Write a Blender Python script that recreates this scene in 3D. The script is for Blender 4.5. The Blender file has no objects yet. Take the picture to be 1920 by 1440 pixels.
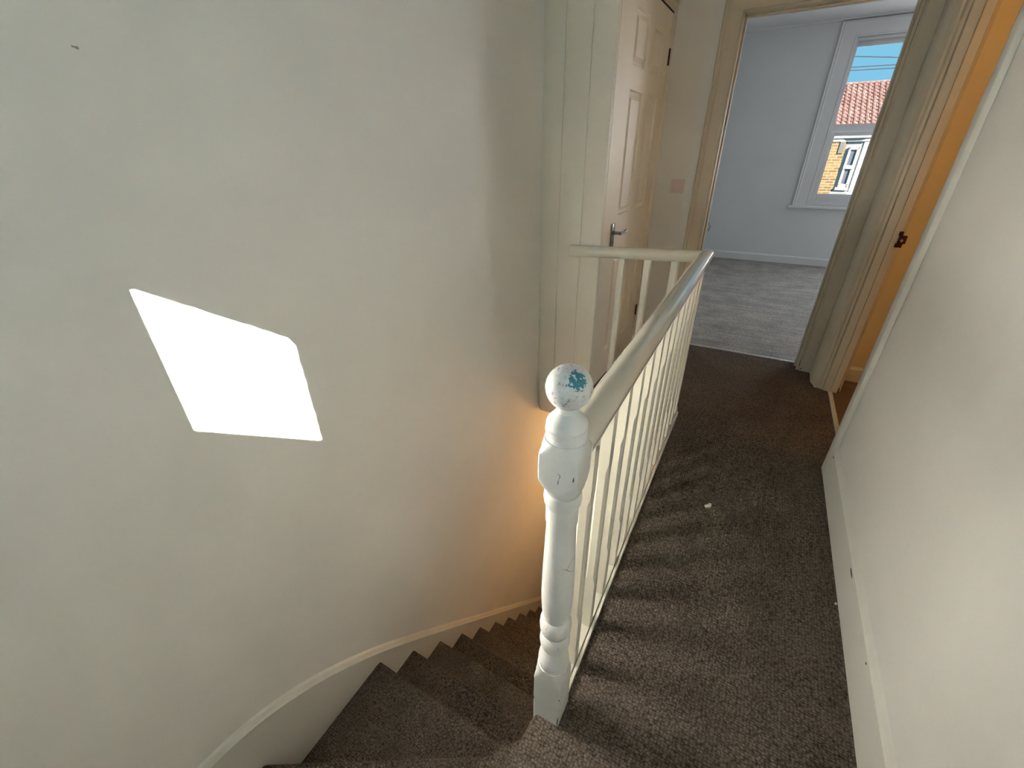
import bpy, bmesh, math, random
from mathutils import Vector, Matrix
random.seed(7)
scene = bpy.context.scene
col = scene.collection

# ------------------------------------------------------------------ camera
CAM = Vector((0.0, 0.0, 1.38))
cam_d = bpy.data.cameras.new('camera')
cam_d.sensor_fit = 'HORIZONTAL'; cam_d.sensor_width = 36.0
cam_d.lens = 793.555 / 1920 * 36.0
cam_d.clip_start = 0.02; cam_d.clip_end = 300
cam = bpy.data.objects.new('camera', cam_d); col.objects.link(cam)
yaw, pit, rol = -0.517726755, -0.505594055, -0.0176164186
fw = Vector((math.sin(yaw)*math.cos(pit), math.cos(yaw)*math.cos(pit), math.sin(pit)))
r0 = Vector((math.cos(yaw), -math.sin(yaw), 0)); u0 = r0.cross(fw)
rt = r0*math.cos(rol) + u0*math.sin(rol); up = -r0*math.sin(rol) + u0*math.cos(rol)
M = Matrix.Identity(4)
for i in range(3):
    M[i][0], M[i][1], M[i][2], M[i][3] = rt[i], up[i], -fw[i], CAM[i]
cam.matrix_world = M
scene.camera = cam

# ------------------------------------------------------------------ sky, sun, exposure
SKY = (1.9, 4.9, 6.9)
world = bpy.data.worlds.new('sky'); scene.world = world; world.use_nodes = True
bg = world.node_tree.nodes['Background']
bg.inputs[0].default_value = (SKY[0]/6.9, SKY[1]/6.9, 1, 1); bg.inputs[1].default_value = 6.9
SUN = Vector((-0.85, 1.0, -0.75)).normalized()
sd = bpy.data.lights.new('sun', 'SUN'); sd.energy = 260.0; sd.angle = 0.006; sd.color = (1.0, 0.965, 0.90)
so = bpy.data.objects.new('sun', sd); col.objects.link(so)
so.rotation_euler = SUN.to_track_quat('-Z', 'Y').to_euler(); so.location = (5, -6, 8)
def area(name, loc, direction, sx, sy, power, color):
    d = bpy.data.lights.new(name, 'AREA'); d.shape = 'RECTANGLE'; d.size = sx; d.size_y = sy
    d.energy = power; d.color = color
    o = bpy.data.objects.new(name, d); col.objects.link(o); o.location = loc
    o.rotation_euler = Vector(direction).to_track_quat('-Z', 'Z').to_euler()
    return o
# daylight through the frosted landing window behind the viewer, and a fill lamp added at an invented far room window
area('landing_window_daylight', (0.05, -0.735, 1.12), (0, 1, 0), 0.74, 0.80, 0.12, (1.0, 0.97, 0.92))
area('far_room_added_fill', (2.06, 6.74, 1.55), (0, -1, 0), 0.86, 1.35, 30.0, (0.93, 0.96, 1.0))
vs = scene.view_settings
vs.view_transform = 'Standard'; vs.look = 'None'; vs.gamma = 1.0; vs.exposure = 0.56; vs.use_curve_mapping = False
scene.cycles.sample_clamp_indirect = 0.0

# ------------------------------------------------------------------ materials
class NT:
    def __init__(s, name):
        s.m = bpy.data.materials.new(name); s.m.use_nodes = True
        s.t = s.m.node_tree; s.b = s.t.nodes['Principled BSDF']; s.o = s.t.nodes['Material Output']
    def n(s, kind, **kw):
        x = s.t.nodes.new(kind)
        for k, v in kw.items():
            if k.startswith('i_'): x.inputs[k[2:].replace('_', ' ')].default_value = v
            else: setattr(x, k, v)
        return x
    def l(s, a, b): s.t.links.new(a, b)
    def coord(s, scale=(1, 1, 1), kind='Object'):
        c = s.n('ShaderNodeTexCoord'); mp = s.n('ShaderNodeMapping'); mp.inputs['Scale'].default_value = scale
        s.l(c.outputs[kind], mp.inputs['Vector']); return mp.outputs['Vector']
    def noise(s, vec, scale, detail=3, rough=0.5):
        x = s.n('ShaderNodeTexNoise'); x.inputs['Scale'].default_value = scale
        x.inputs['Detail'].default_value = detail; x.inputs['Roughness'].default_value = rough
        s.l(vec, x.inputs['Vector']); return x.outputs['Fac']
    def ramp(s, fac, stops):
        x = s.n('ShaderNodeValToRGB'); e = x.color_ramp.elements
        while len(e) < len(stops): e.new(0.5)
        for q, (p, c) in zip(e, stops): q.position = p; q.color = (*c, 1)
        s.l(fac, x.inputs['Fac']); return x.outputs['Color']
    def mix(s, fac, a, b):
        x = s.n('ShaderNodeMix', data_type='RGBA')
        if hasattr(fac, 'is_linked'): s.l(fac, x.inputs[0])
        else: x.inputs[0].default_value = fac
        for k, v in ((6, a), (7, b)):
            if hasattr(v, 'is_linked'): s.l(v, x.inputs[k])
            else: x.inputs[k].default_value = (*v, 1)
        return x.outputs[2]
    def math(s, op, a, b=None):
        x = s.n('ShaderNodeMath', operation=op)
        for k, v in ((0, a), (1, b)):
            if v is None: continue
            if hasattr(v, 'is_linked'): s.l(v, x.inputs[k])
            else: x.inputs[k].default_value = v
        return x.outputs[0]
    def bump(s, h, strength, dist):
        x = s.n('ShaderNodeBump'); x.inputs['Strength'].default_value = strength; x.inputs['Distance'].default_value = dist
        s.l(h, x.inputs['Height']); s.l(x.outputs['Normal'], s.b.inputs['Normal'])
    def base(s, c):
        if hasattr(c, 'is_linked'): s.l(c, s.b.inputs['Base Color'])
        else: s.b.inputs['Base Color'].default_value = (*c, 1)
    def rough(s, v): s.b.inputs['Roughness'].default_value = v

def paint(name, c, rough, mottling=0.04, bscale=140, bstr=0.12, bdist=0.002, chip=None):
    k = NT(name); v = k.coord()
    f = k.noise(v, 2.3, 4)
    lo = tuple(x*(1-mottling) for x in c); hi = tuple(min(1, x*(1+mottling)) for x in c)
    cc = k.ramp(f, [(0.3, lo), (0.7, hi)])
    if chip:
        cf = k.ramp(k.noise(v, chip[0], 5, 0.65), [(chip[1], (0, 0, 0)), (chip[1]+0.012, (1, 1, 1))])
        cc = k.mix(cf, cc, chip[2])
    k.base(cc); k.rough(rough)
    if bstr: k.bump(k.noise(v, bscale, 4, 0.6), bstr, bdist)
    return k.m

MAT = {}
MAT['wall'] = paint('wall_emulsion', (0.86, 0.845, 0.79), 0.6, 0.03, 90, 0.10, 0.002)
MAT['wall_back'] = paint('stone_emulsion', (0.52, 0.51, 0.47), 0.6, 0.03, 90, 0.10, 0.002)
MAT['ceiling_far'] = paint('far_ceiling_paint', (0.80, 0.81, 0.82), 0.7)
MAT['wall_far'] = paint('far_room_emulsion', (0.74, 0.765, 0.775), 0.6, 0.03, 60, 0.12, 0.002)
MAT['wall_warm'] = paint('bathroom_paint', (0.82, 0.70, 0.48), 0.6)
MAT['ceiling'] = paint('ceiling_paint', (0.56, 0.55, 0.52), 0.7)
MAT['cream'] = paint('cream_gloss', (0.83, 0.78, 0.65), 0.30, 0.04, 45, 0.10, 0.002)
MAT['cream_rail'] = paint('cream_gloss_handrail', (0.80, 0.75, 0.62), 0.11, 0.05, 60, 0.03, 0.002)
_b = MAT['cream_rail'].node_tree.nodes['Principled BSDF']; _b.inputs['Coat Weight'].default_value = 1.0; _b.inputs['Coat Roughness'].default_value = 0.06; _b.inputs['Coat IOR'].default_value = 1.65
MAT['panel'] = paint('cream_boarding', (0.90, 0.835, 0.70), 0.42, 0.04, 40, 0.06, 0.002)
MAT['skirt'] = paint('skirting_gloss', (0.78, 0.76, 0.69), 0.32, 0.03, 50, 0.10, 0.002)
MAT['skirt_chip'] = paint('chipped_skirting_gloss', (0.78, 0.76, 0.69), 0.32, 0.03, 50, 0.10, 0.002, (26, 0.735, (0.04, 0.03, 0.025)))
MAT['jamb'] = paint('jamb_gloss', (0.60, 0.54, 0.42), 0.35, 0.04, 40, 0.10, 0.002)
MAT['white_wood'] = paint('white_window_paint', (0.76, 0.77, 0.79), 0.4)
MAT['plastic'] = paint('switch_plastic', (0.86, 0.72, 0.68), 0.3, 0.02, 50, 0)
MAT['dark'] = paint('exposed_dark_wood', (0.05, 0.035, 0.028), 0.7, 0.2)
MAT['gap'] = paint('shadow_gap', (0.03, 0.022, 0.015), 0.9, 0.1, 50, 0)
MAT['render_white'] = paint('house_render', (0.30, 0.30, 0.29), 0.8)
MAT['stone'] = paint('grey_stone', (0.45, 0.45, 0.46), 0.8)
MAT['shade_brick'] = paint('bay_shadow_brick', (0.07, 0.065, 0.06), 0.9, 0.2)  # dark tone for the bay's shadow painted on the brick
MAT['asphalt'] = paint('asphalt', (0.08, 0.08, 0.085), 0.9, 0.15)
MAT['cable'] = paint('black_cable', (0.02, 0.03, 0.04), 0.6, 0.05, 50, 0)
MAT['flake'] = paint('paint_flake', (0.75, 0.72, 0.62), 0.6)
def metal(name, c, rough):
    k = NT(name); v = k.coord(); k.base(k.ramp(k.noise(v, 60), [(0.3, tuple(x*0.8 for x in c)), (0.7, c)]))
    k.b.inputs['Metallic'].default_value = 1; k.rough(rough); return k.m
MAT['steel'] = metal('brushed_steel', (0.27, 0.27, 0.26), 0.22)
MAT['alu'] = metal('aluminium_strip', (0.75, 0.75, 0.75), 0.3)
MAT['brass_dark'] = metal('rusty_brown_metal', (0.10, 0.045, 0.03), 0.5)

def carpet(name, c0, c1, c2, cell=108, streak=None):
    k = NT(name); v = k.coord((1.0, 1.25, 1.25))
    d = k.n('ShaderNodeTexVoronoi', feature='F1'); d.inputs['Scale'].default_value = cell; d.inputs['Randomness'].default_value = 0.55
    k.l(v, d.inputs['Vector'])
    dist = d.outputs['Distance']
    tuft = k.ramp(dist, [(0.15, c2), (0.55, c1), (0.85, c0)])
    vv = k.coord()
    blotch = k.noise(vv, 5.0, 4)
    tint = k.ramp(blotch, [(0.3, (0.82, 0.80, 0.80)), (0.7, (1.12, 1.1, 1.05))])
    x = k.n('ShaderNodeMix', data_type='RGBA', blend_type='MULTIPLY'); x.inputs[0].default_value = 1
    k.l(tuft, x.inputs[6]); k.l(tint, x.inputs[7]); cc = x.outputs[2]
    fine = k.noise(vv, 260, 2)
    y = k.n('ShaderNodeMix', data_type='RGBA', blend_type='MULTIPLY'); y.inputs[0].default_value = 1
    k.l(cc, y.inputs[6]); k.l(k.ramp(fine, [(0.3, (0.6, 0.6, 0.6)), (0.7, (1.35, 1.33, 1.3))]), y.inputs[7]); cc = y.outputs[2]
    if streak:
        st = k.noise(k.coord(streak), 1.0, 4)
        w = k.n('ShaderNodeMix', data_type='RGBA', blend_type='MULTIPLY'); w.inputs[0].default_value = 1
        k.l(cc, w.inputs[6]); k.l(k.ramp(st, [(0.3, (0.80, 0.80, 0.80)), (0.7, (1.12, 1.12, 1.12))]), w.inputs[7]); cc = w.outputs[2]
    k.base(cc); k.rough(0.95); k.b.inputs['Specular IOR Level'].default_value = 0.1
    h = k.math('SUBTRACT', 1.0, dist)
    h = k.math('ADD', h, k.math('MULTIPLY', fine, 0.6))
    k.bump(h, 0.9, 0.006)
    return k.m
MAT['carpet'] = carpet('brown_loop_carpet', (0.042, 0.033, 0.027), (0.120, 0.096, 0.079), (0.21, 0.172, 0.143))
MAT['carpet_far'] = carpet('grey_room_carpet', (0.27, 0.262, 0.255), (0.43, 0.42, 0.41), (0.55, 0.54, 0.53), 90, (2.5, 22, 1))

def newel_paint():
    k = NT('cracked_white_gloss'); v = k.coord()
    c = k.ramp(k.noise(v, 9, 4), [(0.3, (0.74, 0.73, 0.69)), (0.7, (0.84, 0.83, 0.80))])
    vo = k.n('ShaderNodeTexVoronoi', feature='DISTANCE_TO_EDGE'); vo.inputs['Scale'].default_value = 17
    wv = k.n('ShaderNodeMix', data_type='RGBA'); wv.inputs[0].default_value = 0.06
    nn = k.n('ShaderNodeTexNoise'); nn.inputs['Scale'].default_value = 25; k.l(v, nn.inputs['Vector'])
    k.l(v, wv.inputs[6]); k.l(nn.outputs['Color'], wv.inputs[7]); k.l(wv.outputs[2], vo.inputs['Vector'])
    crack = k.ramp(vo.outputs['Distance'], [(0.004, (1, 1, 1)), (0.012, (0, 0, 0))])
    gate = k.ramp(k.noise(v, 14, 2), [(0.58, (0, 0, 0)), (0.62, (1, 1, 1))])
    g = k.n('ShaderNodeMix', data_type='RGBA', blend_type='MULTIPLY'); g.inputs[0].default_value = 1
    k.l(crack, g.inputs[6]); k.l(gate, g.inputs[7])
    k.base(k.mix(g.outputs[2], c, (0.16, 0.15, 0.14))); k.rough(0.3)
    k.bump(k.math('ADD', k.noise(v, 120, 4, 0.6), k.noise(v, 30, 2)), 0.22, 0.003)
    return k.m
MAT['newel'] = newel_paint()
def ball_paint():
    # worn white gloss with a patch of the older teal coat showing (object space is the ball's own)
    k = NT('worn_white_gloss_over_teal'); v = k.coord()
    sc = k.noise(v, 130, 4, 0.65)
    c = k.ramp(sc, [(0.33, (0.38, 0.37, 0.36)), (0.42, (0.74, 0.73, 0.71)), (0.75, (0.85, 0.84, 0.82))])
    def blob(p, r, amp, scale):
        vm = k.n('ShaderNodeVectorMath', operation='DISTANCE'); k.l(v, vm.inputs[0]); vm.inputs[1].default_value = p
        a = k.math('ADD', vm.outputs['Value'], k.math('MULTIPLY', k.math('SUBTRACT', k.noise(v, scale, 5, 0.6), 0.5), amp))
        return k.math('LESS_THAN', a, r)
    t = blob(TEAL, 0.0165, 0.036, 120)
    isl = k.math('GREATER_THAN', k.noise(v, 150, 3), 0.60)
    t2 = k.math('MULTIPLY', t, k.math('SUBTRACT', 1.0, isl))
    k.base(k.mix(t2, c, (0.055, 0.26, 0.32))); k.rough(0.28)
    k.bump(k.math('ADD', sc, k.math('MULTIPLY', t2, -1.5)), 0.35, 0.0025)
    return k.m
def glass(name, tint):
    k = NT(name); tr = k.n('ShaderNodeBsdfTransparent'); tr.inputs[0].default_value = (*tint, 1)
    gl = k.n('ShaderNodeBsdfGlossy'); gl.inputs['Roughness'].default_value = 0.02
    fr = k.n('ShaderNodeFresnel'); fr.inputs['IOR'].default_value = 1.25
    mx = k.n('ShaderNodeMixShader'); k.l(fr.outputs[0], mx.inputs[0]); k.l(tr.outputs[0], mx.inputs[1]); k.l(gl.outputs[0], mx.inputs[2])
    k.l(mx.outputs[0], k.o.inputs['Surface']); return k.m
MAT['glass'] = glass('dimming_window_glass', (0.285, 0.285, 0.285))  # grey tint added to dim the sunlit street behind the panes
MAT['glass_clear'] = glass('clear_window_glass', (0.95, 0.96, 0.95))
def plain(name, c, rough=0.4, emit=None):
    k = NT(name); v = k.coord(); k.base(k.ramp(k.noise(v, 20), [(0.3, tuple(x*0.93 for x in c)), (0.7, c)])); k.rough(rough)
    if emit:
        k.b.inputs['Emission Color'].default_value = (*emit[0], 1); k.b.inputs['Emission Strength'].default_value = emit[1]
    return k.m
MAT['frosted'] = plain('frosted_glass', (0.8, 0.82, 0.84), 0.5)
MAT['dark_glass'] = plain('dark_house_glass', (0.10, 0.11, 0.13), 0.15)
MAT['warm_globe'] = plain('warm_lamp_globe', (0.9, 0.8, 0.6), 0.4, ((1.0, 0.6, 0.25), 4.0))
def brick_mat():
    k = NT('yellow_stock_brick'); c = k.n('ShaderNodeTexCoord')
    sep = k.n('ShaderNodeSeparateXYZ'); k.l(c.outputs['Object'], sep.inputs[0])
    cmb = k.n('ShaderNodeCombineXYZ'); k.l(sep.outputs['X'], cmb.inputs['X']); k.l(sep.outputs['Z'], cmb.inputs['Y'])
    b = k.n('ShaderNodeTexBrick'); b.inputs['Scale'].default_value = 1.0
    b.inputs['Brick Width'].default_value = 0.23; b.inputs['Row Height'].default_value = 0.078; b.inputs['Mortar Size'].default_value = 0.012
    b.inputs['Color1'].default_value = (0.125, 0.080, 0.024, 1); b.inputs['Color2'].default_value = (0.075, 0.042, 0.015, 1)
    b.inputs['Mortar'].default_value = (0.15, 0.12, 0.07, 1); k.l(cmb.outputs[0], b.inputs['Vector'])
    k.base(b.outputs['Color']); k.rough(0.9); return k.m
MAT['brick'] = brick_mat()
def tile_mat():
    k = NT('red_clay_tile'); v = k.coord()
    k.base(k.ramp(k.noise(v, 4.3, 4, 0.7), [(0.3, (0.10, 0.042, 0.034)), (0.5, (0.14, 0.072, 0.060)), (0.7, (0.185, 0.125, 0.108))])); k.rough(0.9); return k.m
MAT['tile'] = tile_mat()
def vinyl():
    k = NT('brown_vinyl'); f = k.noise(k.coord((3, 26, 1)), 2.0, 4)
    k.base(k.ramp(f, [(0.3, (0.10, 0.055, 0.03)), (0.7, (0.19, 0.115, 0.065))])); k.rough(0.5); return k.m
MAT['vinyl'] = vinyl()

# ------------------------------------------------------------------ mesh helpers
def join(*parts):
    V, Fc = [], []
    for v, f in parts:
        o = len(V); V += list(v); Fc += [tuple(i+o for i in q) for q in f]
    return V, Fc
def box(x0, x1, y0, y1, z0, z1):
    v = [(x, y, z) for x in (x0, x1) for y in (y0, y1) for z in (z0, z1)]
    return v, [(0, 1, 3, 2), (4, 6, 7, 5), (0, 4, 5, 1), (2, 3, 7, 6), (0, 2, 6, 4), (1, 5, 7, 3)]
def extrude(poly, axis, a, b):
    n = len(poly)
    def P(p, t):
        return {'x': (t, p[0], p[1]), 'y': (p[0], t, p[1]), 'z': (p[0], p[1], t)}[axis]
    v = [P(p, a) for p in poly] + [P(p, b) for p in poly]
    f = [tuple(range(n)), tuple(range(2*n-1, n-1, -1))] + [(i, (i+1) % n, (i+1) % n+n, i+n) for i in range(n)]
    return v, f
def loft(rings, closed=True, caps=True):
    n = len(rings[0]); v = [p for r in rings for p in r]; f = []
    for k in range(len(rings)-1):
        for i in range(n if closed else n-1):
            j = (i+1) % n
            f.append((k*n+i, k*n+j, (k+1)*n+j, (k+1)*n+i))
    if caps: f += [tuple(range(n)), tuple(range(len(v)-1, len(v)-n-1, -1))]
    return v, f
def lathe(prof, cx, cy, n=32, fn=None):
    rings = []
    for z, r in prof:
        ring = []
        for i in range(n):
            a = 2*math.pi*(i+0.5)/n
            rr = fn(a, r) if fn else r
            ring.append((cx+rr*math.cos(a), cy+rr*math.sin(a), z))
        rings.append(ring)
    return loft(rings)
def obar(p0, p1, w, h, upv=(0, 0, 1)):
    """bar of section w x h from p0 to p1"""
    p0, p1 = Vector(p0), Vector(p1); d = (p1-p0).normalized(); s = d.cross(Vector(upv)).normalized(); t = s.cross(d)
    rings = [[tuple(p + s*a*w/2 + t*b*h/2) for a, b in ((-1, -1), (1, -1), (1, 1), (-1, 1))] for p in (p0, p1)]
    return loft(rings)
def tube(pts, r, n=10):
    rings = []
    for i, p in enumerate(pts):
        p = Vector(p); d = (Vector(pts[min(i+1, len(pts)-1)])-Vector(pts[max(i-1, 0)])).normalized()
        s = d.cross(Vector((0.13, 0.21, 0.97))).normalized(); t = s.cross(d)
        rr = r[i] if isinstance(r, (list, tuple)) else r
        rings.append([tuple(p + s*rr*math.cos(2*math.pi*k/n) + t*rr*math.sin(2*math.pi*k/n)) for k in range(n)])
    return loft(rings)
def wpos(o):
    p = Vector((0, 0, 0))
    while o is not None: p += Vector(o.location); o = o.parent
    return p
def obj(name, vf, mat, parent=None, bevel=0.0, segs=2, smooth=None, origin=None):
    bm = bmesh.new(); vs_ = [bm.verts.new(p) for p in vf[0]]
    for f in vf[1]:
        try: bm.faces.new([vs_[i] for i in f])
        except ValueError: pass
    bmesh.ops.recalc_face_normals(bm, faces=bm.faces[:])
    if bevel > 0:
        ed = [e for e in bm.edges if len(e.link_faces) == 2 and e.calc_face_angle(0) > 0.5]
        bmesh.ops.bevel(bm, geom=ed, offset=bevel, segments=segs, profile=0.5, affect='EDGES', clamp_overlap=True)
    base = wpos(parent)
    org = Vector(origin) if origin is not None else base
    bmesh.ops.translate(bm, verts=bm.verts[:], vec=-org)
    me = bpy.data.meshes.new(name); bm.to_mesh(me); bm.free()
    me.materials.append(MAT[mat] if isinstance(mat, str) else mat)
    ang = smooth if smooth is not None else (0.6 if bevel > 0 else 0)
    if ang:
        me.polygons.foreach_set('use_smooth', [True]*len(me.polygons))
        try: me.set_sharp_from_angle(angle=ang)
        except Exception: pass
    o = bpy.data.objects.new(name, me); col.objects.link(o)
    o.location = org - base
    if parent is not None: o.parent = parent
    return o
def flake(plane, at, a0, b0, w, h, depth=0.002):
    pts = [(0, .25), (.3, 0), (.8, .12), (1, .5), (.75, .78), (.85, 1), (.35, .9), (.15, .62)]
    return extrude([(a0+p*w, b0+q*h) for p, q in pts], plane, at-depth/2, at+depth/2)
def empty(name, loc):
    o = bpy.data.objects.new(name, None); col.objects.link(o); o.location = loc; o.empty_display_size = 0.05; return o
def tag(o, label=None, cat=None, group=None, kind=None):
    if label: o['label'] = label
    if cat: o['category'] = cat
    if group: o['group'] = group
    if kind: o['kind'] = kind
    return o
def struct(name, vf, mat, label, cat, **kw):
    return tag(obj(name, vf, mat, **kw), label, cat, kind='structure')
def copy_of(o, parent, delta):
    c = o.copy(); col.objects.link(c); c.parent = parent; c.location = Vector(o.location)+Vector(delta); return c

# ------------------------------------------------------------------ key dimensions (metres)
XL = -1.073; XS = -1.055          # left wall, face of the wall string
XR = 0.53                         # right wall
YB = -0.75                        # wall behind the viewer
YP = 2.24                         # boarded panel
YE, YE2 = 3.28, 3.43              # end wall, both faces
YF = 6.761                        # window wall of the far room
ZC = 2.53; ZLOW = -2.86; RISE = 0.2043

# ------------------------------------------------------------------ setting: landing
struct('wall_left', box(XL-0.12, XL, YB-0.1, 5.2, ZLOW, ZC), 'wall', 'plain white plaster wall beside the stairs with a sunlit patch', 'wall')
struct('wall_right', box(XR, XR+0.11, YB-0.1, 2.135, -0.16, ZC), 'wall', 'plain white wall along the side of the landing', 'wall')
struct('wall_header', box(XR, XR+0.11, 2.135, 3.05, 2.03, ZC), 'wall', 'white wall above the bathroom doorway', 'wall')
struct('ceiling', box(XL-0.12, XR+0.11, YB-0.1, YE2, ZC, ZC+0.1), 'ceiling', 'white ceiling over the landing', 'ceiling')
# wall behind the viewer: a window with a clear top light (sun comes through it) and a frosted lower light
wx0, wx1 = -0.35, 0.45
sx0, sx1, sz0, sz1 = -0.131, 0.125, 1.637, 1.982
wb = [box(XL-0.12, wx0, YB-0.1, YB, ZLOW, ZC), box(wx1, XR+0.11, YB-0.1, YB, ZLOW, ZC), box(wx0, wx1, YB-0.1, YB, ZLOW, 0.70), box(wx0, wx1, YB-0.1, YB, 2.18, ZC)]
struct('wall_back', join(*wb), 'wall_back', 'stone coloured wall with a window behind the viewer', 'wall')
w3 = tag(empty('window_3', (0.05, YB-0.05, 0.70)), 'landing window with frosted lower light behind the viewer', 'window', kind='structure')
je = lambda i, a: a*math.sin(i*2.7)+0.5*a*math.sin(i*5.1+1)
topedge = [(sx0+(sx1-0.010-sx0)*i/14, sz1+je(i, 0.0012)*(i > 4)) for i in range(15)] + [(sx1-0.002, sz1-0.014)]
sideedge = [(sx1+je(i, 0.0014), sz1-0.02-(sz1-0.03-sz0)*i/14) for i in range(15)] + [(sx1+0.002, sz0)]
obj('window_frame', join(box(wx0-0.01, sx0, YB-0.012, YB-0.002, 1.54, 2.19), extrude(topedge+[(sx1+0.01, sz1-0.014), (sx1+0.01, 2.19), (sx0, 2.19)], 'y', YB-0.012, YB-0.002),
    extrude(sideedge+[(wx1+0.01, sz0), (wx1+0.01, 2.19), (sx1+0.004, 2.19), (sx1+0.001, sz1-0.014)], 'y', YB-0.012, YB-0.002), box(sx0, wx1+0.01, YB-0.012, YB-0.002, 1.54, sz0)), 'white_wood', w3)
obj('pane', box(wx0-0.01, wx1+0.01, YB-0.026, YB-0.013, 0.69, 1.56), 'frosted', w3)

# landing floor with rolled carpet edge at the stair head
fl = [(-0.262, YB), (XR+0.0, YB), (XR+0.0, 2.14), (0.612, 2.14), (0.612, 3.05), (XR, 3.05), (XR, 3.405), (-0.76, 3.405), (-0.76, 2.225), (-0.20, 2.330), (-0.20, 0.60), (-0.252, 0.535), (-0.258, 0.47)]
struct('floor', extrude(fl, 'z', -0.17, 0.0), 'carpet', 'dark brown loop carpet covering the landing', 'floor', bevel=0.014, segs=3)
struct('wall_stairwell', join(box(-0.245, -0.19, 0.62, 2.33, ZLOW, -0.165), box(-0.245, -0.19, YB, 0.62, ZLOW, -0.165), box(-0.245, -0.19, 2.33, 5.2, ZLOW, -0.165)), 'wall', 'white wall under the landing edge closing the stair side', 'wall')
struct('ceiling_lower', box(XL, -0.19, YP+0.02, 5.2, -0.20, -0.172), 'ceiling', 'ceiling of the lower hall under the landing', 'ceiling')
struct('wall_lower_end', box(XL, -0.19, 5.1, 5.2, ZLOW, -0.2), 'wall', 'white end wall of the lower hall', 'wall')
struct('floor_lower', box(XL-0.1, -0.19, YB-0.1, 5.2, ZLOW-0.1, ZLOW), 'carpet', 'brown carpeted floor of the lower hall', 'floor')

# boarded panel at the end of the stairwell: each board its own piece
wp = tag(empty('wall_panelled', (-0.9, YP, -0.17)), 'cream painted vertical boarding at the head of the stairwell', 'wall', kind='structure')
obj('backing', box(XL, -0.742, YP+0.020, YP+0.035, -0.17, ZC), 'gap', wp)
for a, b in ((XL, -0.9665), (-0.9655, -0.8385), (-0.8375, -0.7315)):
    obj('plank', box(a, b, YP, YP+0.020, -0.16, ZC), 'panel', wp, bevel=0.0015)
fas = tag(obj('trim_1', extrude([(YP-0.001, 0.046), (YP-0.012, 0.046), (YP-0.022, 0.036), (YP-0.026, 0.02), (YP-0.026, -0.002), (YP-0.016, -0.012), (YP-0.014, -0.185), (YP-0.001, -0.185)], 'x', -1.052, -0.735), 'panel', bevel=0.002),
    'moulded cream board capping the foot of the boarding', 'trim', kind='structure')
tag(obj('trim_9', extrude([(-0.735, 2.200), (-0.19, 2.315), (-0.19, 2.335), (-0.735, 2.220)], 'z', -0.19, -0.004), 'panel'), 'cream fascia along the end of the stairwell opening', 'trim', kind='structure')

# ------------------------------------------------------------------ cupboard door wall (runs away from the viewer, slightly skewed)
DA = Vector((-0.731, YP)); DB = Vector((-0.707, YE)); du = (DB-DA).normalized(); dn = Vector((du.y, -du.x))
def dpt(s, off, z):
    p = DA + du*s + dn*off; return (p.x, p.y, z)
def dbox(s0, s1, o0, o1, z0, z1):
    v, f = box(s0, s1, o0, o1, z0, z1); return [dpt(*p) for p in v], f
struct('wall_cupboard', join(dbox(0.0, 1.06, -0.10, 0.0, 2.10, ZC), dbox(0.99, 1.06, -0.10, -0.004, 0, 2.10), dbox(0.0, 0.045, -0.10, -0.006, 0, 2.1)), 'panel', 'cream wall around the cupboard door', 'wall')
struct('wall_cupboard_back', join(box(-1.06, -0.80, 3.26, YE, 0, ZC), box(-1.073, -1.05, YP+0.04, YE, -0.17, ZC)), 'wall', 'inside of the cupboard over the stairs', 'wall')
fr = obj('trim_2', join(dbox(0.0, 0.022, -0.02, 0.004, 0, 2.10), dbox(0.026, 0.055, -0.02, -0.004, 0, 2.10), dbox(0.968, 0.995, -0.02, 0.0, 0, 2.10), dbox(0.055, 0.968, -0.02, 0.0, 2.056, 2.10)), 'panel', bevel=0.003)
tag(fr, 'cream frame around the six panel cupboard door', 'trim', kind='structure')
dr = tag(empty('door_1', dpt(0.51, -0.02, 0.0)), 'cream six panel cupboard door with steel lever handle', 'door', kind='structure')
def grid_box(s0, s1, z0, z1, holes, o0, o1):
    xs = sorted({s0, s1, *[h[0] for h in holes], *[h[1] for h in holes]}); zs = sorted({z0, z1, *[h[2] for h in holes], *[h[3] for h in holes]})
    out = []
    for a, b in zip(xs, xs[1:]):
        for c, d in zip(zs, zs[1:]):
            if any(h[0] <= (a+b)/2 <= h[1] and h[2] <= (c+d)/2 <= h[3] for h in holes): continue
            out.append(dbox(a, b, o0, o1, c, d))
    return join(*out)
PAN = [(0.20, 0.47, 1.735, 1.955), (0.61, 0.83, 1.735, 1.955), (0.20, 0.47, 1.045, 1.635), (0.61, 0.83, 1.045, 1.635), (0.20, 0.47, 0.205, 0.82), (0.61, 0.83, 0.205, 0.82)]
PAN = [(0.285 if h[0] == 0.20 else 0.622, 0.505 if h[0] == 0.20 else 0.822, h[2], h[3]) for h in PAN]
obj('door_leaf', grid_box(0.062, 0.962, 0.012, 2.046, PAN, -0.045, -0.006), 'panel', dr)
obj('core', dbox(0.07, 0.955, -0.042, -0.020, 0.02, 2.04), 'panel', dr)
for h in PAN:
    s0, s1, z0, z1 = h
    rings = [[dpt(*p) for p in ((s0+e, o, z0+e), (s1-e, o, z0+e), (s1-e, o, z1-e), (s0+e, o, z1-e))] for e, o in ((0, -0.006), (0.004, -0.016), (0.010, -0.019), (0.020, -0.019), (0.024, -0.016), (0.040, -0.007))]
    pv, pf = loft(rings, True, False); pf.append(tuple(range(len(pv)-4, len(pv))))
    obj('panel', (pv, pf), 'panel', dr)
for z0 in (1.806, 0.243):
    obj('hinge', join(dbox(0.957, 0.964, -0.01, 0.004, z0, z0+0.082)), 'brass_dark', dr, bevel=0.002)
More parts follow.
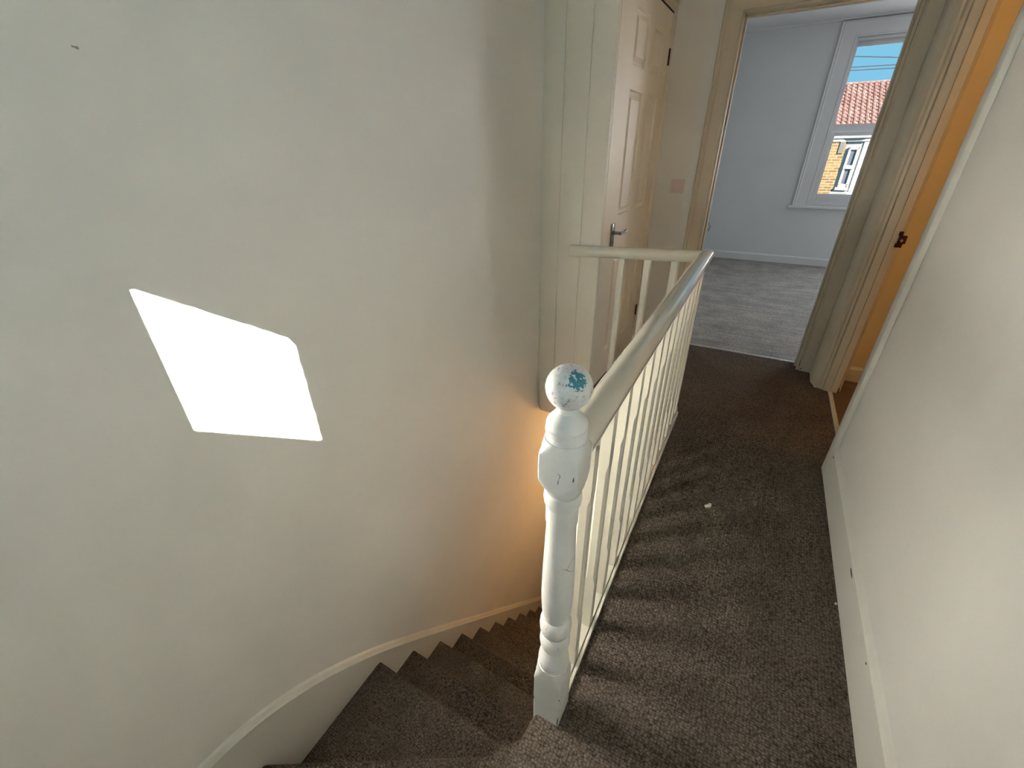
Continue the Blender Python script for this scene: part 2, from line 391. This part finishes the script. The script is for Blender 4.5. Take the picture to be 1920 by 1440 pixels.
obj('shadow_gap', join(dbox(0.30, 0.962, -0.03, -0.0062, 2.0465, 2.0555)), 'gap', dr)
hd = obj('handle_plate', dbox(0.190, 0.232, -0.006, 0.003, 0.872, 1.012), 'steel', dr, bevel=0.003)
obj('lever', join(tube([dpt(0.211, 0.0, 0.962), dpt(0.211, 0.042, 0.962)], 0.009), tube([dpt(0.205, 0.042, 0.962), dpt(0.235, 0.046, 0.962), dpt(0.27, 0.044, 0.958), dpt(0.295, 0.044, 0.960), dpt(0.312, 0.046, 0.966)], [0.010, 0.008, 0.0075, 0.010, 0.007])), 'steel', hd, smooth=0.8)
obj('keyhole', dbox(0.207, 0.215, 0.0028, 0.0036, 0.90, 0.918), 'gap', hd)

# ------------------------------------------------------------------ end wall, doorway to the far room
OX0, OX1, OZ = -0.347, 0.430, 2.020
struct('wall_end', join(box(-1.6, OX0-0.02, YE, YE2, -0.17, ZC), box(OX1+0.02, 3.6, YE, YE2, -0.17, ZC), box(OX0-0.02, OX1+0.02, YE, YE2, OZ+0.02, ZC)), 'wall', 'off white end wall carrying the light switch', 'wall')
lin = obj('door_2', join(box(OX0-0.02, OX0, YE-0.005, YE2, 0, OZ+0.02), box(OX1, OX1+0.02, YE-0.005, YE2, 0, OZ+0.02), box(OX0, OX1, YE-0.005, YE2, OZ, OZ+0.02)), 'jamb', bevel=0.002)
tag(lin, 'open cream lined doorway to the bright far room', 'doorway', kind='structure')
obj('door_stop', join(box(OX0, OX0+0.012, YE+0.05, YE+0.085, 0, OZ), box(OX1-0.012, OX1, YE+0.05, YE+0.085, 0, OZ), box(OX0, OX1, YE+0.05, YE+0.085, OZ-0.012, OZ)), 'jamb', lin, bevel=0.002)
def arch_prof(w):   # moulded architrave section: (distance from the opening, projection)
    return [(0.004, 0.0), (0.004, 0.010), (0.009, 0.015), (0.014, 0.010), (0.022, 0.010), (0.03, 0.013), (w-0.035, 0.016), (w-0.028, 0.024), (w-0.016, 0.021), (w-0.008, 0.027), (w, 0.022), (w, 0.0)]
P = arch_prof(0.108); n = len(P)
def arch_ring(x_in, zt, sgn, z):
    return None
rings = []
rings.append([(OX0-d, YE-p, 0.0) for d, p in P]); rings.append([(OX0-d, YE-p, OZ+d) for d, p in P])
rings.append([(OX1+min(d, 0.085), YE-p, OZ+d) for d, p in P])
tag(obj('trim_3', loft(rings), 'jamb'), 'moulded cream architrave round the far doorway', 'trim', kind='structure')
# wide flat cover board at the other side of the doorway, with chipped paint at its foot
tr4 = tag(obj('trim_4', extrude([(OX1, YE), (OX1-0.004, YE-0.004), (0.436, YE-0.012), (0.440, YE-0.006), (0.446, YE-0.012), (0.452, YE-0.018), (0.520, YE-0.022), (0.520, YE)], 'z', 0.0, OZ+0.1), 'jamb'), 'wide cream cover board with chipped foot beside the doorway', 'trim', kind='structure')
for x, y, z, w, h in ((0.4375, YE-0.0125, 0.03, 0.003, 0.045), (0.431, YE-0.006, 0.10, 0.003, 0.02), (0.4455, YE-0.0125, 0.16, 0.003, 0.005), (0.50, YE-0.0222, 0.22, 0.004, 0.005), (0.485, YE-0.0215, 0.115, 0.003, 0.004), (0.452, YE-0.019, 0.012, 0.006, 0.01)):
    obj('paint_chip', flake('y', y+0.001, x, z, w, h, 0.006), 'dark', tr4)
# door post of the bathroom doorway
wr2 = struct('wall_right_far', box(0.522, 0.66, 3.12, YE, -0.17, ZC), 'wall', 'short piece of wall between the two doorways', 'wall')
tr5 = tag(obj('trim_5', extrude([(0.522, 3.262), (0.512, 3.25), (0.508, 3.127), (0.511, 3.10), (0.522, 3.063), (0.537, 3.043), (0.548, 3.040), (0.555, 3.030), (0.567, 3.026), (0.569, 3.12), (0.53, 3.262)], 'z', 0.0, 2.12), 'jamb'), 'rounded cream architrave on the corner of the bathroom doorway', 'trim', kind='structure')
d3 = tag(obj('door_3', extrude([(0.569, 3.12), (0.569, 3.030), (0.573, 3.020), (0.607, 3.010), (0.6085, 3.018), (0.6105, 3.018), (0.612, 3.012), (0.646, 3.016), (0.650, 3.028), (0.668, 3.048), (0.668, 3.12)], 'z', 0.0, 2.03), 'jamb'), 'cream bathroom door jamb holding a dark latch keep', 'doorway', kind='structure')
kp = obj('latch_keep', join(box(0.634, 0.664, 3.006, 3.018, 0.895, 0.915), box(0.640, 0.672, 3.000, 3.018, 0.915, 0.955), box(0.634, 0.652, 3.006, 3.018, 0.955, 0.975)), 'brass_dark', d3, bevel=0.002)
obj('keep_plate', box(0.648, 0.658, 2.998, 3.002, 0.925, 0.938), 'alu', kp)
obj('paint_chip', box(0.650, 0.656, 3.022, 3.03, 0.0, 0.03), 'dark', d3)
# near end of the bathroom doorway: corner strip on the wall end
tag(obj('trim_6', extrude([(0.514, 2.078), (0.514, 2.128), (0.520, 2.142), (0.54, 2.147), (0.645, 2.147), (0.645, 2.135), (0.53, 2.135), (0.529, 2.060)], 'z', 0.0, ZC), 'skirt', bevel=0.003), 'white corner strip finishing the end of the side wall', 'trim', kind='structure')
bb = tag(obj('baseboard_right', extrude([(XR, 0.0), (0.516, 0.0), (0.516, 0.138), (0.5175, 0.146), (0.521, 0.150), (0.525, 0.162), (XR, 0.170)], 'y', YB, 2.079), 'skirt_chip', smooth=0.4), 'white skirting board with small chips along the landing wall', 'baseboard', kind='structure')
for y, z, l, h in ((1.325, 0.131, 0.045, 0.007), (2.02, 0.134, 0.010, 0.006), (1.02, 0.134, 0.007, 0.004)):
    obj('paint_chip', flake('x', 0.5158, y, z, l, h), 'dark', bb)
# thresholds
tag(obj('trim_7', extrude([(3.388, 0.0), (3.391, 0.004), (3.400, 0.006), (3.409, 0.004), (3.412, 0.0), (3.40, -0.01)], 'x', -0.345, OX1), 'alu', smooth=0.5), 'thin bright metal carpet bar in the far doorway', 'threshold', kind='structure')
tag(obj('trim_8', extrude([(0.600, 0.0), (0.603, 0.005), (0.612, 0.007), (0.622, 0.005), (0.625, 0.0), (0.612, -0.01)], 'y', 2.148, 3.01), 'jamb', smooth=0.5), 'pale wooden threshold strip in the bathroom doorway', 'threshold', kind='structure')

# bathroom
struct('floor_bathroom', box(0.612, 2.3, 1.2, 3.30, -0.17, -0.001), 'vinyl', 'brown wood effect bathroom floor', 'floor')
struct('wall_bathroom_far', box(0.660, 2.3, 3.252, YE-0.001, -0.1, ZC), 'wall_warm', 'bathroom wall glowing amber under the lamp', 'wall')
struct('wall_bathroom_side', join(box(2.2, 2.3, 1.2, 3.26, -0.1, ZC), box(XR+0.11, 2.3, 1.2, 1.3, -0.1, ZC)), 'wall_warm', 'far side walls of the bathroom', 'wall')
struct('wall_bathroom_near', box(XR+0.1105, XR+0.116, 1.3, 2.135, 0, ZC), 'wall_warm', 'bathroom face of the landing wall', 'wall')
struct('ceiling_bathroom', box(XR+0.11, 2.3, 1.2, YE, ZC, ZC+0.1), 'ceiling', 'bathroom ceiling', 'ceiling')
struct('baseboard_bathroom', extrude([(3.252, 0.0), (3.236, 0.0), (3.236, 0.085), (3.242, 0.095), (3.252, 0.10)], 'x', 0.668, 2.2), 'skirt', 'low skirting board on the amber bathroom wall', 'baseboard')
def globe_lamp(name, loc, label, power, color, drop, r=0.09):
    t = tag(empty(name, loc), label, 'lamp')
    x, y, z = loc
    obj('cord', tube([(x, y, z), (x, y, z-drop)], 0.004), 'plastic', t)
    obj('ceiling_rose', lathe([(z, 0.05), (z-0.012, 0.048), (z-0.025, 0.02), (z-0.03, 0.006)], x, y, 20), 'plastic', t, smooth=0.6)
    obj('shade', lathe([(z-drop-r+r*math.cos(a), max(0.002, r*math.sin(a))) for a in [math.pi*i/10 for i in range(11)]], x, y, 24), 'warm_globe', t, smooth=3)
    d = bpy.data.lights.new(name+'_light', 'POINT'); d.energy = power; d.color = color; d.shadow_soft_size = 0.05
    o = bpy.data.objects.new(name+'_light', d); col.objects.link(o); o.location = (0, 0, -drop-2*r-0.06); o.parent = t
    return t
globe_lamp('ceiling_lamp', (1.55, 2.05, ZC), 'warm globe ceiling lamp in the bathroom', 6.0, (1.0, 0.60, 0.24), 0.35)
globe_lamp('pendant_lamp', (-0.55, 2.75, -0.20), 'warm globe lamp in the lower hall', 6.0, (1.0, 0.52, 0.20), 0.30, 0.07)

# ------------------------------------------------------------------ far room
struct('floor_far_room', box(-1.6, 3.6, 3.40, YF, -0.17, -0.002), 'carpet_far', 'pale grey streaked carpet of the far room', 'floor')
struct('ceiling_far_room', box(-1.7, 3.7, YE2, YF+0.2, ZC, ZC+0.1), 'ceiling_far', 'white ceiling of the far room', 'ceiling')
struct('wall_far_left', box(-1.7, -1.6, YE, YF+0.2, -0.17, ZC), 'wall_far', 'white side wall of the far room', 'wall')
struct('wall_far_right', box(3.6, 3.7, YE, YF+0.2, -0.17, ZC), 'wall_far', 'white opposite side wall of the far room', 'wall')
W0, W1, WZ0, WZ1 = 0.428, 1.335, 0.700, 2.365
V0, V1 = 1.61, 2.51
struct('wall_far', join(box(-1.7, W0, YF, YF+0.22, -0.17, ZC), box(W1, V0, YF, YF+0.22, -0.17, ZC), box(V1, 3.7, YF, YF+0.22, -0.17, ZC), box(W0, W1, YF, YF+0.22, -0.17, WZ0), box(W0, W1, YF, YF+0.22, WZ1, ZC), box(V0, V1, YF, YF+0.22, -0.17, 0.85), box(V0, V1, YF, YF+0.22, 2.25, ZC)), 'wall_far', 'pale blue grey window wall of the far room', 'wall')
struct('baseboard_far', extrude([(YF, 0.0), (YF-0.016, 0.0), (YF-0.016, 0.082), (YF-0.010, 0.092), (YF, 0.096)], 'x', -1.6, 3.6), 'white_wood', 'white skirting board under the far window', 'baseboard')
struct('trim_10', extrude([(YF, 2.512), (YF-0.012, 2.512), (YF-0.03, 2.522), (YF-0.034, ZC), (YF, ZC)], 'x', -1.6, 3.6), 'white_wood', 'thin cornice line at the far ceiling', 'trim')
mk = obj('trim_11', join(*[box(-0.66+dx, -0.66+dx+w, YF-0.002, YF+0.01, 0.34+dz, 0.34+dz+h) for dx, dz, w, h in ((0, 0, 0.03, 0.03), (0.01, 0.03, 0.025, 0.05), (-0.005, 0.08, 0.02, 0.03))]), 'stone')
tag(mk, 'grey scuffed plaster patch low on the far wall', 'scuff', kind='structure')
w1 = tag(empty('window_1', ((W0+W1)/2, YF, WZ0)), 'white painted sash window looking onto the street', 'window', kind='structure')
AP = [(0.0, 0.0), (0.0, 0.016), (0.010, 0.020), (0.018, 0.014), (0.125, 0.018), (0.135, 0.030), (0.150, 0.026), (0.160, 0.032), (0.166, 0.030), (0.166, 0.0)]
rings = [[(W0-d, YF-p, WZ0+0.016) for d, p in AP], [(W0-d, YF-p, WZ1+min(d, 0.146)) for d, p in AP], [(W1+d, YF-p, WZ1+min(d, 0.146)) for d, p in AP], [(W1+d, YF-p, WZ0+0.016) for d, p in AP]]
obj('window_casing', loft(rings), 'white_wood', w1)
obj('window_sill', extrude([(YF+0.10, 0.716), (YF-0.055, 0.716), (YF-0.062, 0.708), (YF-0.062, 0.690), (YF-0.055, 0.684), (YF+0.10, 0.684)], 'x', 0.228, W1+0.20), 'white_wood', w1, smooth=0.5)
def frame(x0, x1, z0, z1, l, t, b, y0, y1):
    return join(box(x0, x0+l, y0, y1, z0, z1), box(x1-l, x1, y0, y1, z0, z1), box(x0+l, x1-l, y0, y1, z1-t, z1), box(x0+l, x1-l, y0, y1, z0, z0+b))
obj('box_frame', frame(W0, W1, WZ0+0.016, WZ1, 0.022, 0.03, 0.05, YF+0.02, YF+0.16), 'white_wood', w1, bevel=0.003)
us = obj('upper_sash', frame(W0+0.020, W1-0.020, 1.488, 2.345, 0.014, 0.050, 0.090, YF+0.085, YF+0.12), 'white_wood', w1, bevel=0.004)
obj('pane', box(W0+0.03, W1-0.03, YF+0.10, YF+0.104, 1.57, 2.31), 'glass', us)
ls = obj('lower_sash', frame(W0+0.020, W1-0.020, 0.755, 1.500, 0.050, 0.040, 0.091, YF+0.045, YF+0.08), 'white_wood', w1, bevel=0.004)
obj('pane', box(W0+0.06, W1-0.06, YF+0.06, YF+0.064, 0.835, 1.475), 'glass', ls)
obj('sash_lock', join(box(0.86, 0.90, YF+0.05, YF+0.075, 1.50, 1.507), tube([(0.88, YF+0.06, 1.505), (0.88, YF+0.045, 1.522)], 0.006)), 'steel', ls)
w2 = tag(empty('added_window_2', ((V0+V1)/2, YF, 0.85)), 'added unseen second window of the far room with milky panes', 'window', kind='structure')  # unseen window, added to hold the far room fill lamp
obj('window_casing', frame(V0-0.09, V1+0.09, 0.80, 2.35, 0.09, 0.10, 0.05, YF-0.025, YF), 'white_wood', w2, bevel=0.004)
obj('window_frame', join(frame(V0, V1, 0.85, 2.25, 0.04, 0.04, 0.04, YF+0.03, YF+0.09), box(V0, V1, YF+0.03, YF+0.09, 1.53, 1.57)), 'white_wood', w2)
obj('pane', box(V0+0.03, V1-0.03, YF+0.06, YF+0.07, 0.88, 2.23), 'frosted', w2)

# ------------------------------------------------------------------ staircase
st = tag(empty('staircase', (-0.66, 0.6, ZLOW)), 'brown carpeted stairs turning down beside the newel post', 'staircase')
obj('tread', extrude([(-0.325, 0.498), (-0.290, 0.535), (-0.2465, 0.545), (-0.2465, YB+0.004), (-1.046, YB+0.004), (-1.043, -0.742)], 'z', -RISE-0.215, -RISE), 'carpet', st, bevel=0.016, segs=3)
obj('tread', extrude([(XS-0.005, 0.126), (-0.412, 0.508), (-0.36, 0.55), (-0.2465, 0.58), (-0.2465, YB+0.01), (XS-0.005, YB+0.01)], 'z', -2*RISE-0.215, -2*RISE), 'carpet', st, bevel=0.016, segs=3)
for k in range(3, 14):
    yk = 0.622 + 0.1862*(k-3); z = -RISE*k; yb = 0.0 if k == 3 else yk-0.1862-0.03
    zb = z-RISE-0.02
    prof = [(yb, z), (yk-0.020, z+0.001)] + [(yk-0.016+0.016*math.sin(a), z-0.016+0.016*math.cos(a)) for a in [math.pi*i/10 for i in range(1, 10)]] + [(yk-0.022, z-0.034), (yk-0.024, zb), (yb, zb)]
    obj('tread', extrude(prof, 'x', XS-0.005, -0.2465), 'carpet', st, smooth=0.7)
SC = [(-0.725, -0.027), (-0.5, -0.09), (-0.3, -0.135), (-0.15, -0.165), (-0.05, -0.180), (0.031, -0.190), (0.103, -0.202), (0.169, -0.223), (0.238, -0.255), (0.311, -0.298), (0.392, -0.354), (0.48, -0.426), (0.579, -0.514), (0.691, -0.624), (0.819, -0.758), (0.971, -0.921), (1.153, -1.119), (1.375, -1.362), (1.656, -1.668), (2.017, -2.061), (2.315, -2.387), (2.72, -2.83)]
def smooth_curve(P, m=5):
    out = []
    for i in range(len(P)-1):
        p0, p1, p2, p3 = P[max(i-1, 0)], P[i], P[i+1], P[min(i+2, len(P)-1)]
        for j in range(m):
            t = j/m
            out.append(tuple(0.5*((2*p1[k])+(-p0[k]+p2[k])*t+(2*p0[k]-5*p1[k]+4*p2[k]-p3[k])*t*t+(-p0[k]+3*p1[k]-3*p2[k]+p3[k])*t**3) for k in (0, 1)))
    return out+[P[-1]]
SCs = smooth_curve(SC); rings = []
for i, (y, z) in enumerate(SCs):
    a, b = SCs[max(i-1, 0)], SCs[min(i+1, len(SCs)-1)]; ty, tz = b[0]-a[0], b[1]-a[1]; L = math.hypot(ty, tz); ny, nz = -tz/L, ty/L
    def q(x, o): return (max(x, XL+0.0006), max(y+ny*o, YB+0.004), max(z+nz*o, ZLOW+0.002))
    rings.append([q(XL, -0.40), q(XS, -0.40), q(XS, -0.006), q(XS+0.003, -0.003), q(XS+0.003, 0.003), q(XS-0.002, 0.009), q(XS-0.008, 0.020), q(XL, 0.026)])
obj('wall_string', loft(rings), 'skirt', st, smooth=0.5)

# ------------------------------------------------------------------ banister
NX, NY = -0.219, 0.575
bn = tag(empty('banister', (NX, NY, 0.0)), 'cream painted banister with ball topped newel guarding the stairwell', 'banister')
HS = 0.0378
NP = [(-0.165, .06), (0.178, .06), (0.19, .050), (0.205, .0445), (0.222, .0408), (0.230, .0400), (0.231, .0375), (0.236, .0372), (0.238, .0392), (0.252, .0388), (0.264, .0372), (0.283, .0325), (0.293, .0295), (0.301, .0290), (0.306, .0325), (0.314, .0355), (0.327, .0370), (0.340, .0360), (0.350, .0325), (0.3565, .0285), (0.361, .0285), (0.3645, .0330), (0.374, .0368), (0.390, .0378), (0.404, .0368), (0.415, .0335), (0.421, .0295), (0.426, .0295), (0.434, .0318), (0.448, .0340), (0.475, .0355), (0.507, .0360), (0.56, .0352), (0.608, .0340), (0.67, .0318), (0.722, .0300), (0.7345, .0296), (0.7350, .0322), (0.742, .0324), (0.768, .0322), (0.7790, .0316), (0.7800, .0340), (0.786, .0362), (0.796, .0372), (0.806, .0362), (0.8110, .0335), (0.8125, .0310), (0.8150, .0310), (0.8165, .0350), (0.8235, .0364), (0.828, .039), (0.836, .0445), (0.846, .050), (0.855, .06), (0.902, .06), (0.912, .050), (0.922, .0435), (0.931, .0398), (0.9365, .0390), (0.9370, .0365), (0.9420, .0350), (0.9465, .0345), (0.9475, .0370), (0.953, .0376), (0.958, .0372), (0.9600, .0345), (0.9610, .0345), (0.9620, .0366), (0.967, .0366), (0.9715, .0350), (0.9745, .0325), (0.983, .0255), (0.9905, .0195), (1.002, .0178)]
def sq(a, r): return min(r, HS/max(abs(math.cos(a)), abs(math.sin(a))))
nw = obj('newel_post', lathe(NP, NX, NY, 72, sq), 'newel', bn, smooth=0.45)
BC = Vector((NX, NY, 1.0355)); BR = 0.0395
bd = (Vector((0.0, 0.0, 1.38)) - BC).normalized()
tv = (bd + rt*0.36 + up*0.30).normalized()*BR
TEAL = tuple(tv)
MAT['ball'] = ball_paint()
ball = [(BC.z - BR*math.cos(a), max(0.0008, BR*math.sin(a))) for a in [math.pi*i/24 for i in range(2, 25)]]
obj('ball_finial', lathe(ball, NX, NY, 40), 'ball', nw, smooth=3, origin=BC)
for x, y, z, w, h in ((NX+HS-0.007, NY-HS, 0.872, 0.0022, 0.012), (NX+HS-0.0042, NY-HS, 0.004, 0.0032, 0.045), (NX+HS-0.0035, NY-HS, 0.135, 0.003, 0.004), (NX-HS+0.0003, NY-HS, 0.075, 0.003, 0.006)):
    obj('paint_chip', flake('y', y, x, z, w, h, 0.0012), 'dark', nw)
# handrail: one moulded section swept round the mitred corner
HP = []
HW, HT, HB = 0.0355, 0.9285, 0.872
for i in range(13):
    a = math.pi*i/12; HP.append((HW*math.cos(a), 0.900+ (HT-0.900)*math.sin(a)))
HP += [(-HW+0.002, 0.888), (-HW+0.009, 0.877), (-HW+0.014, HB), (HW-0.014, HB), (HW-0.009, 0.877), (HW-0.002, 0.888)]
HX = -0.2145
c0 = Vector((HX, NY+HS-0.004)); c1 = Vector((HX, 2.345)); c2 = Vector((-0.872, 2.203))
d1 = (c1-c0).normalized(); d2 = (c2-c1).normalized()
r1 = Vector((d1.y, -d1.x)); r2 = Vector((d2.y, -d2.x)); mi = (r1+r2).normalized(); mi = mi/mi.dot(r1)
ring = lambda c, rr: [(c.x+rr.x*a, c.y+rr.y*a, z) for a, z in HP]
endc = [(c2.x+r2.x*a - (0.012 if a < 0 else 0.0) , c2.y+r2.y*a, z) for a, z in HP]
obj('handrail', loft([ring(c0, r1), ring(c1, mi)]), 'cream_rail', bn, smooth=0.7)
obj('return_rail', loft([ring(c1, mi), endc]), 'cream_rail', bn, smooth=0.7)
obj('base_rail', box(-0.246, -0.1985, NY+HS-0.003, 2.335, -0.002, 0.022), 'cream', bn, bevel=0.002)
obj('edge_strip', box(-0.1965, -0.1865, NY+HS-0.02, 2.303, -0.004, 0.017), 'cream', bn, bevel=0.003)
obj('return_base_rail', obar((-0.20, 2.342, 0.010), (-0.732, 2.228, 0.010), 0.05, 0.024), 'cream', bn, bevel=0.002)
def baluster_vf(cx, cy):
    h = 0.0155; rings = []
    for z, c in ((0.018, 0.0004), (0.235, 0.0004), (0.262, 0.0065), (0.668, 0.0065), (0.695, 0.0004), (0.886, 0.0004)):
        rings.append([(cx+a, cy+b, z) for a, b in ((h, -h+c), (h, h-c), (h-c, h), (-h+c, h), (-h, h-c), (-h, -h+c), (-h+c, -h), (h-c, -h))])
    return loft(rings)
b0y = 0.7100
b0 = obj('baluster', baluster_vf(-0.2135, b0y), 'cream', bn)
for k in range(1, 13): copy_of(b0, bn, (random.uniform(-.0008, .0008), 0.1308*k, 0))
for x in (-0.349, -0.478, -0.606):
    y = 2.345 + (x-HX)*(2.345-2.203)/(0.872+HX)
    c = copy_of(b0, bn, (x+0.2135, y-b0y, 0))

# ------------------------------------------------------------------ small things
sw = tag(empty('light_switch', (-0.562, YE, 1.10)), 'square white single light switch beside the far doorway', 'light switch')
sxc, szc = -0.560, 1.148
obj('faceplate', box(sxc-0.046, sxc+0.046, YE-0.009, YE, szc-0.043, szc+0.043), 'plastic', sw, bevel=0.003)
obj('rocker', extrude([(YE-0.008, szc-0.012), (YE-0.012, szc-0.012), (YE-0.0095, szc+0.012), (YE-0.008, szc+0.012)], 'x', sxc-0.007, sxc+0.007), 'plastic', sw)
for s in (-1, 1):
    obj('screw', tube([(sxc+s*0.031, YE-0.0085, szc), (sxc+s*0.031, YE-0.0102, szc)], 0.0035, 12), 'steel', sw)
fk = bmesh.new()
pts = [(0.052, 1.590, .006), (0.060, 1.580, .010), (0.072, 1.588, .006), (0.080, 1.600, .012), (0.070, 1.606, .006), (0.060, 1.600, .009)]
fk.free()
tag(obj('paint_flake', join(extrude([(p[0], p[1]) for p in pts], 'z', 0.001, 0.008), box(0.066, 0.078, 1.592, 1.604, 0.006, 0.016)), 'flake', bevel=0.001), 'small pale paint flake lying on the brown carpet', 'paint flake')
tag(obj('plaster_crumb', extrude([(0.505, 1.318), (0.511, 1.314), (0.514, 1.320), (0.508, 1.325)], 'z', 0.0, 0.006), 'flake', bevel=0.001), 'tiny white crumb on the carpet against the skirting board', 'crumb')
tag(obj('wall_scuff', join(tube([(XL-0.01, 0.427, 1.541), (XL+0.0012, 0.427, 1.541)], 0.0026, 8), tube([(XL+0.0006, 0.420, 1.5425), (XL+0.001, 0.427, 1.541)], 0.0014, 6)), 'stone'), 'small grey scuff mark high on the stair wall', 'nail')  # scuff mark on the plaster, modelled as a tiny stub

# ------------------------------------------------------------------ the street outside
struct('ground', box(-30, 40, YF+0.3, 60, -3.2, -3.0), 'asphalt', 'street between the houses', 'ground')
hs = tag(empty('terraced_house', (2.0, 18.0, -3.0)), 'yellow brick terraced house with red tiled roof and white bay', 'house')
obj('brick_wall', box(-9, 14, 18.0, 22.4, -3.0, 1.44), 'brick', hs)
obj('bay_shadow_patch', box(1.52, 1.66, 17.97, 18.0, 1.12, 1.45), 'shade_brick', hs)  # shadow beside the bay, put in as a dark block on the brick
bay = obj('bay', extrude([(1.66, 18.02), (2.10, 17.80), (3.30, 17.80), (3.72, 18.02)], 'z', -3.0, 1.45), 'render_white', hs)
obj('cornice', join(extrude([(-9, 18.02), (-9, 17.92), (1.62, 17.92), (2.08, 17.70), (3.32, 17.70), (3.76, 17.92), (14, 17.92), (14, 18.02)], 'z', 1.53, 1.62), extrude([(-9, 18.02), (-9, 17.96), (1.64, 17.97), (2.09, 17.75), (3.31, 17.75), (3.74, 17.97), (14, 17.96), (14, 18.02)], 'z', 1.44, 1.525)), 'render_white', hs)
ba, bb_ = Vector((1.66, 18.02)), Vector((2.10, 17.80)); bu = (bb_-ba).normalized(); bnv = Vector((-abs(bu.y), -abs(bu.x))).normalized()
def bbox(s0, s1, o0, o1, z0, z1):
    v, f = box(s0, s1, o0, o1, z0, z1)
    return [((ba+bu*s+bnv*o).x, (ba+bu*s+bnv*o).y, z) for s, o, z in v], f
bw = obj('bay_window', join(bbox(0.16, 0.21, 0, 0.05, 0.18, 1.30), bbox(0.38, 0.43, 0, 0.05, 0.18, 1.30), bbox(0.16, 0.43, 0, 0.05, 1.22, 1.30), bbox(0.16, 0.43, 0, 0.05, 0.18, 0.28), bbox(0.16, 0.43, 0, 0.06, 0.70, 0.80), bbox(0.12, 0.46, 0, 0.07, 0.10, 0.18)), 'render_white', hs)
for z0, z1 in ((0.28, 0.70), (0.80, 1.22)):
    obj('pane', bbox(0.21, 0.38, 0.005, 0.02, z0, z1), 'dark_glass', bw)
obj('sill_band', join(extrude([(1.60, 18.02), (2.07, 17.72), (3.34, 17.72), (3.78, 18.02)], 'z', -0.08, 0.05)), 'render_white', hs)
# bay front and quoin blocks
for k in range(9):
    obj('quoin', box(2.10, 2.42 if k % 2 else 2.30, 17.775, 17.80, 0.08+0.15*k, 0.08+0.15*k+0.138), 'render_white', hs)
EY, EZ, RY, RZ = 17.86, 1.64, 20.6, 3.115
obj('roof_deck', extrude([(EY+0.05, EZ), (RY, RZ-0.03), (RY, RZ-0.15), (22.4, 1.44), (EY+0.6, 1.46)], 'x', -9, 14), 'tile', hs)
sl = math.hypot(RY-EY, RZ-EZ); sy, sz = (RY-EY)/sl, (RZ-EZ)/sl; ny, nz = -sz, sy
tiles = []
TW, TR = 0.150, 0.215
rows = int(sl/TR)
for rI in range(rows+1):
    for cI in range(-20, 56):
        x = cI*TW + random.uniform(-.004, .004); s0 = min(rI*TR, sl-0.05); s1 = min(s0+TR+0.03, sl)
        lift = random.uniform(0, .012)
        ringt = []
        for s, o in ((s0, 0.045+lift), (s1, 0.012)):
            ringt.append([(x+dx, EY+sy*s+ny*(o+h), EZ+sz*s+nz*(o+h)) for dx, h in ((0.0, -0.015), (0.0, 0.0), (0.035, 0.0), (0.062, 0.030), (0.095, 0.042), (0.122, 0.030), (0.146, 0.0), (0.146, -0.015))])
        tiles.append(loft(ringt))
rtl = obj('roof_tiles', join(*tiles), 'tile', hs); rtl['kind'] = 'stuff'
obj('ridge_cap', tube([(-9, RY, RZ+0.0), (14, RY, RZ+0.0)], 0.06, 10), 'tile', hs)
for i, (za, zb, lab) in enumerate(((2.715, 2.535, 'highest'), (2.56, 2.547, 'middle'), (2.515, 2.500, 'lowest'), (2.93, 2.80, 'topmost'))):
    xa, xb = 0.75, 1.39
    g = (zb-za)/(xb-xa) if i < 3 else -0.2
    if i == 0: g = -0.07/0.64
    f = lambda x: za + g*(x-xa) if i < 3 else 2.87 - 0.2*(x-1.25)
    o = obj('overhead_cable', tube([(x*(1+0.025*i), 11.0*(1+0.025*i), 1.38+(f(x)-1.38)*(1+0.025*i)) for x in (-8, -2, 0, 1, 2, 4, 10)], 0.009, 6), 'cable')
    tag(o, ('dark overhead cable sloping across the sky, second from top', 'dark overhead cable, upper of the close pair above the roof', 'dark overhead cable, lower of the close pair above the roof', 'dark overhead cable crossing the top corner of the window')[i], 'cable', 'cables over the street')
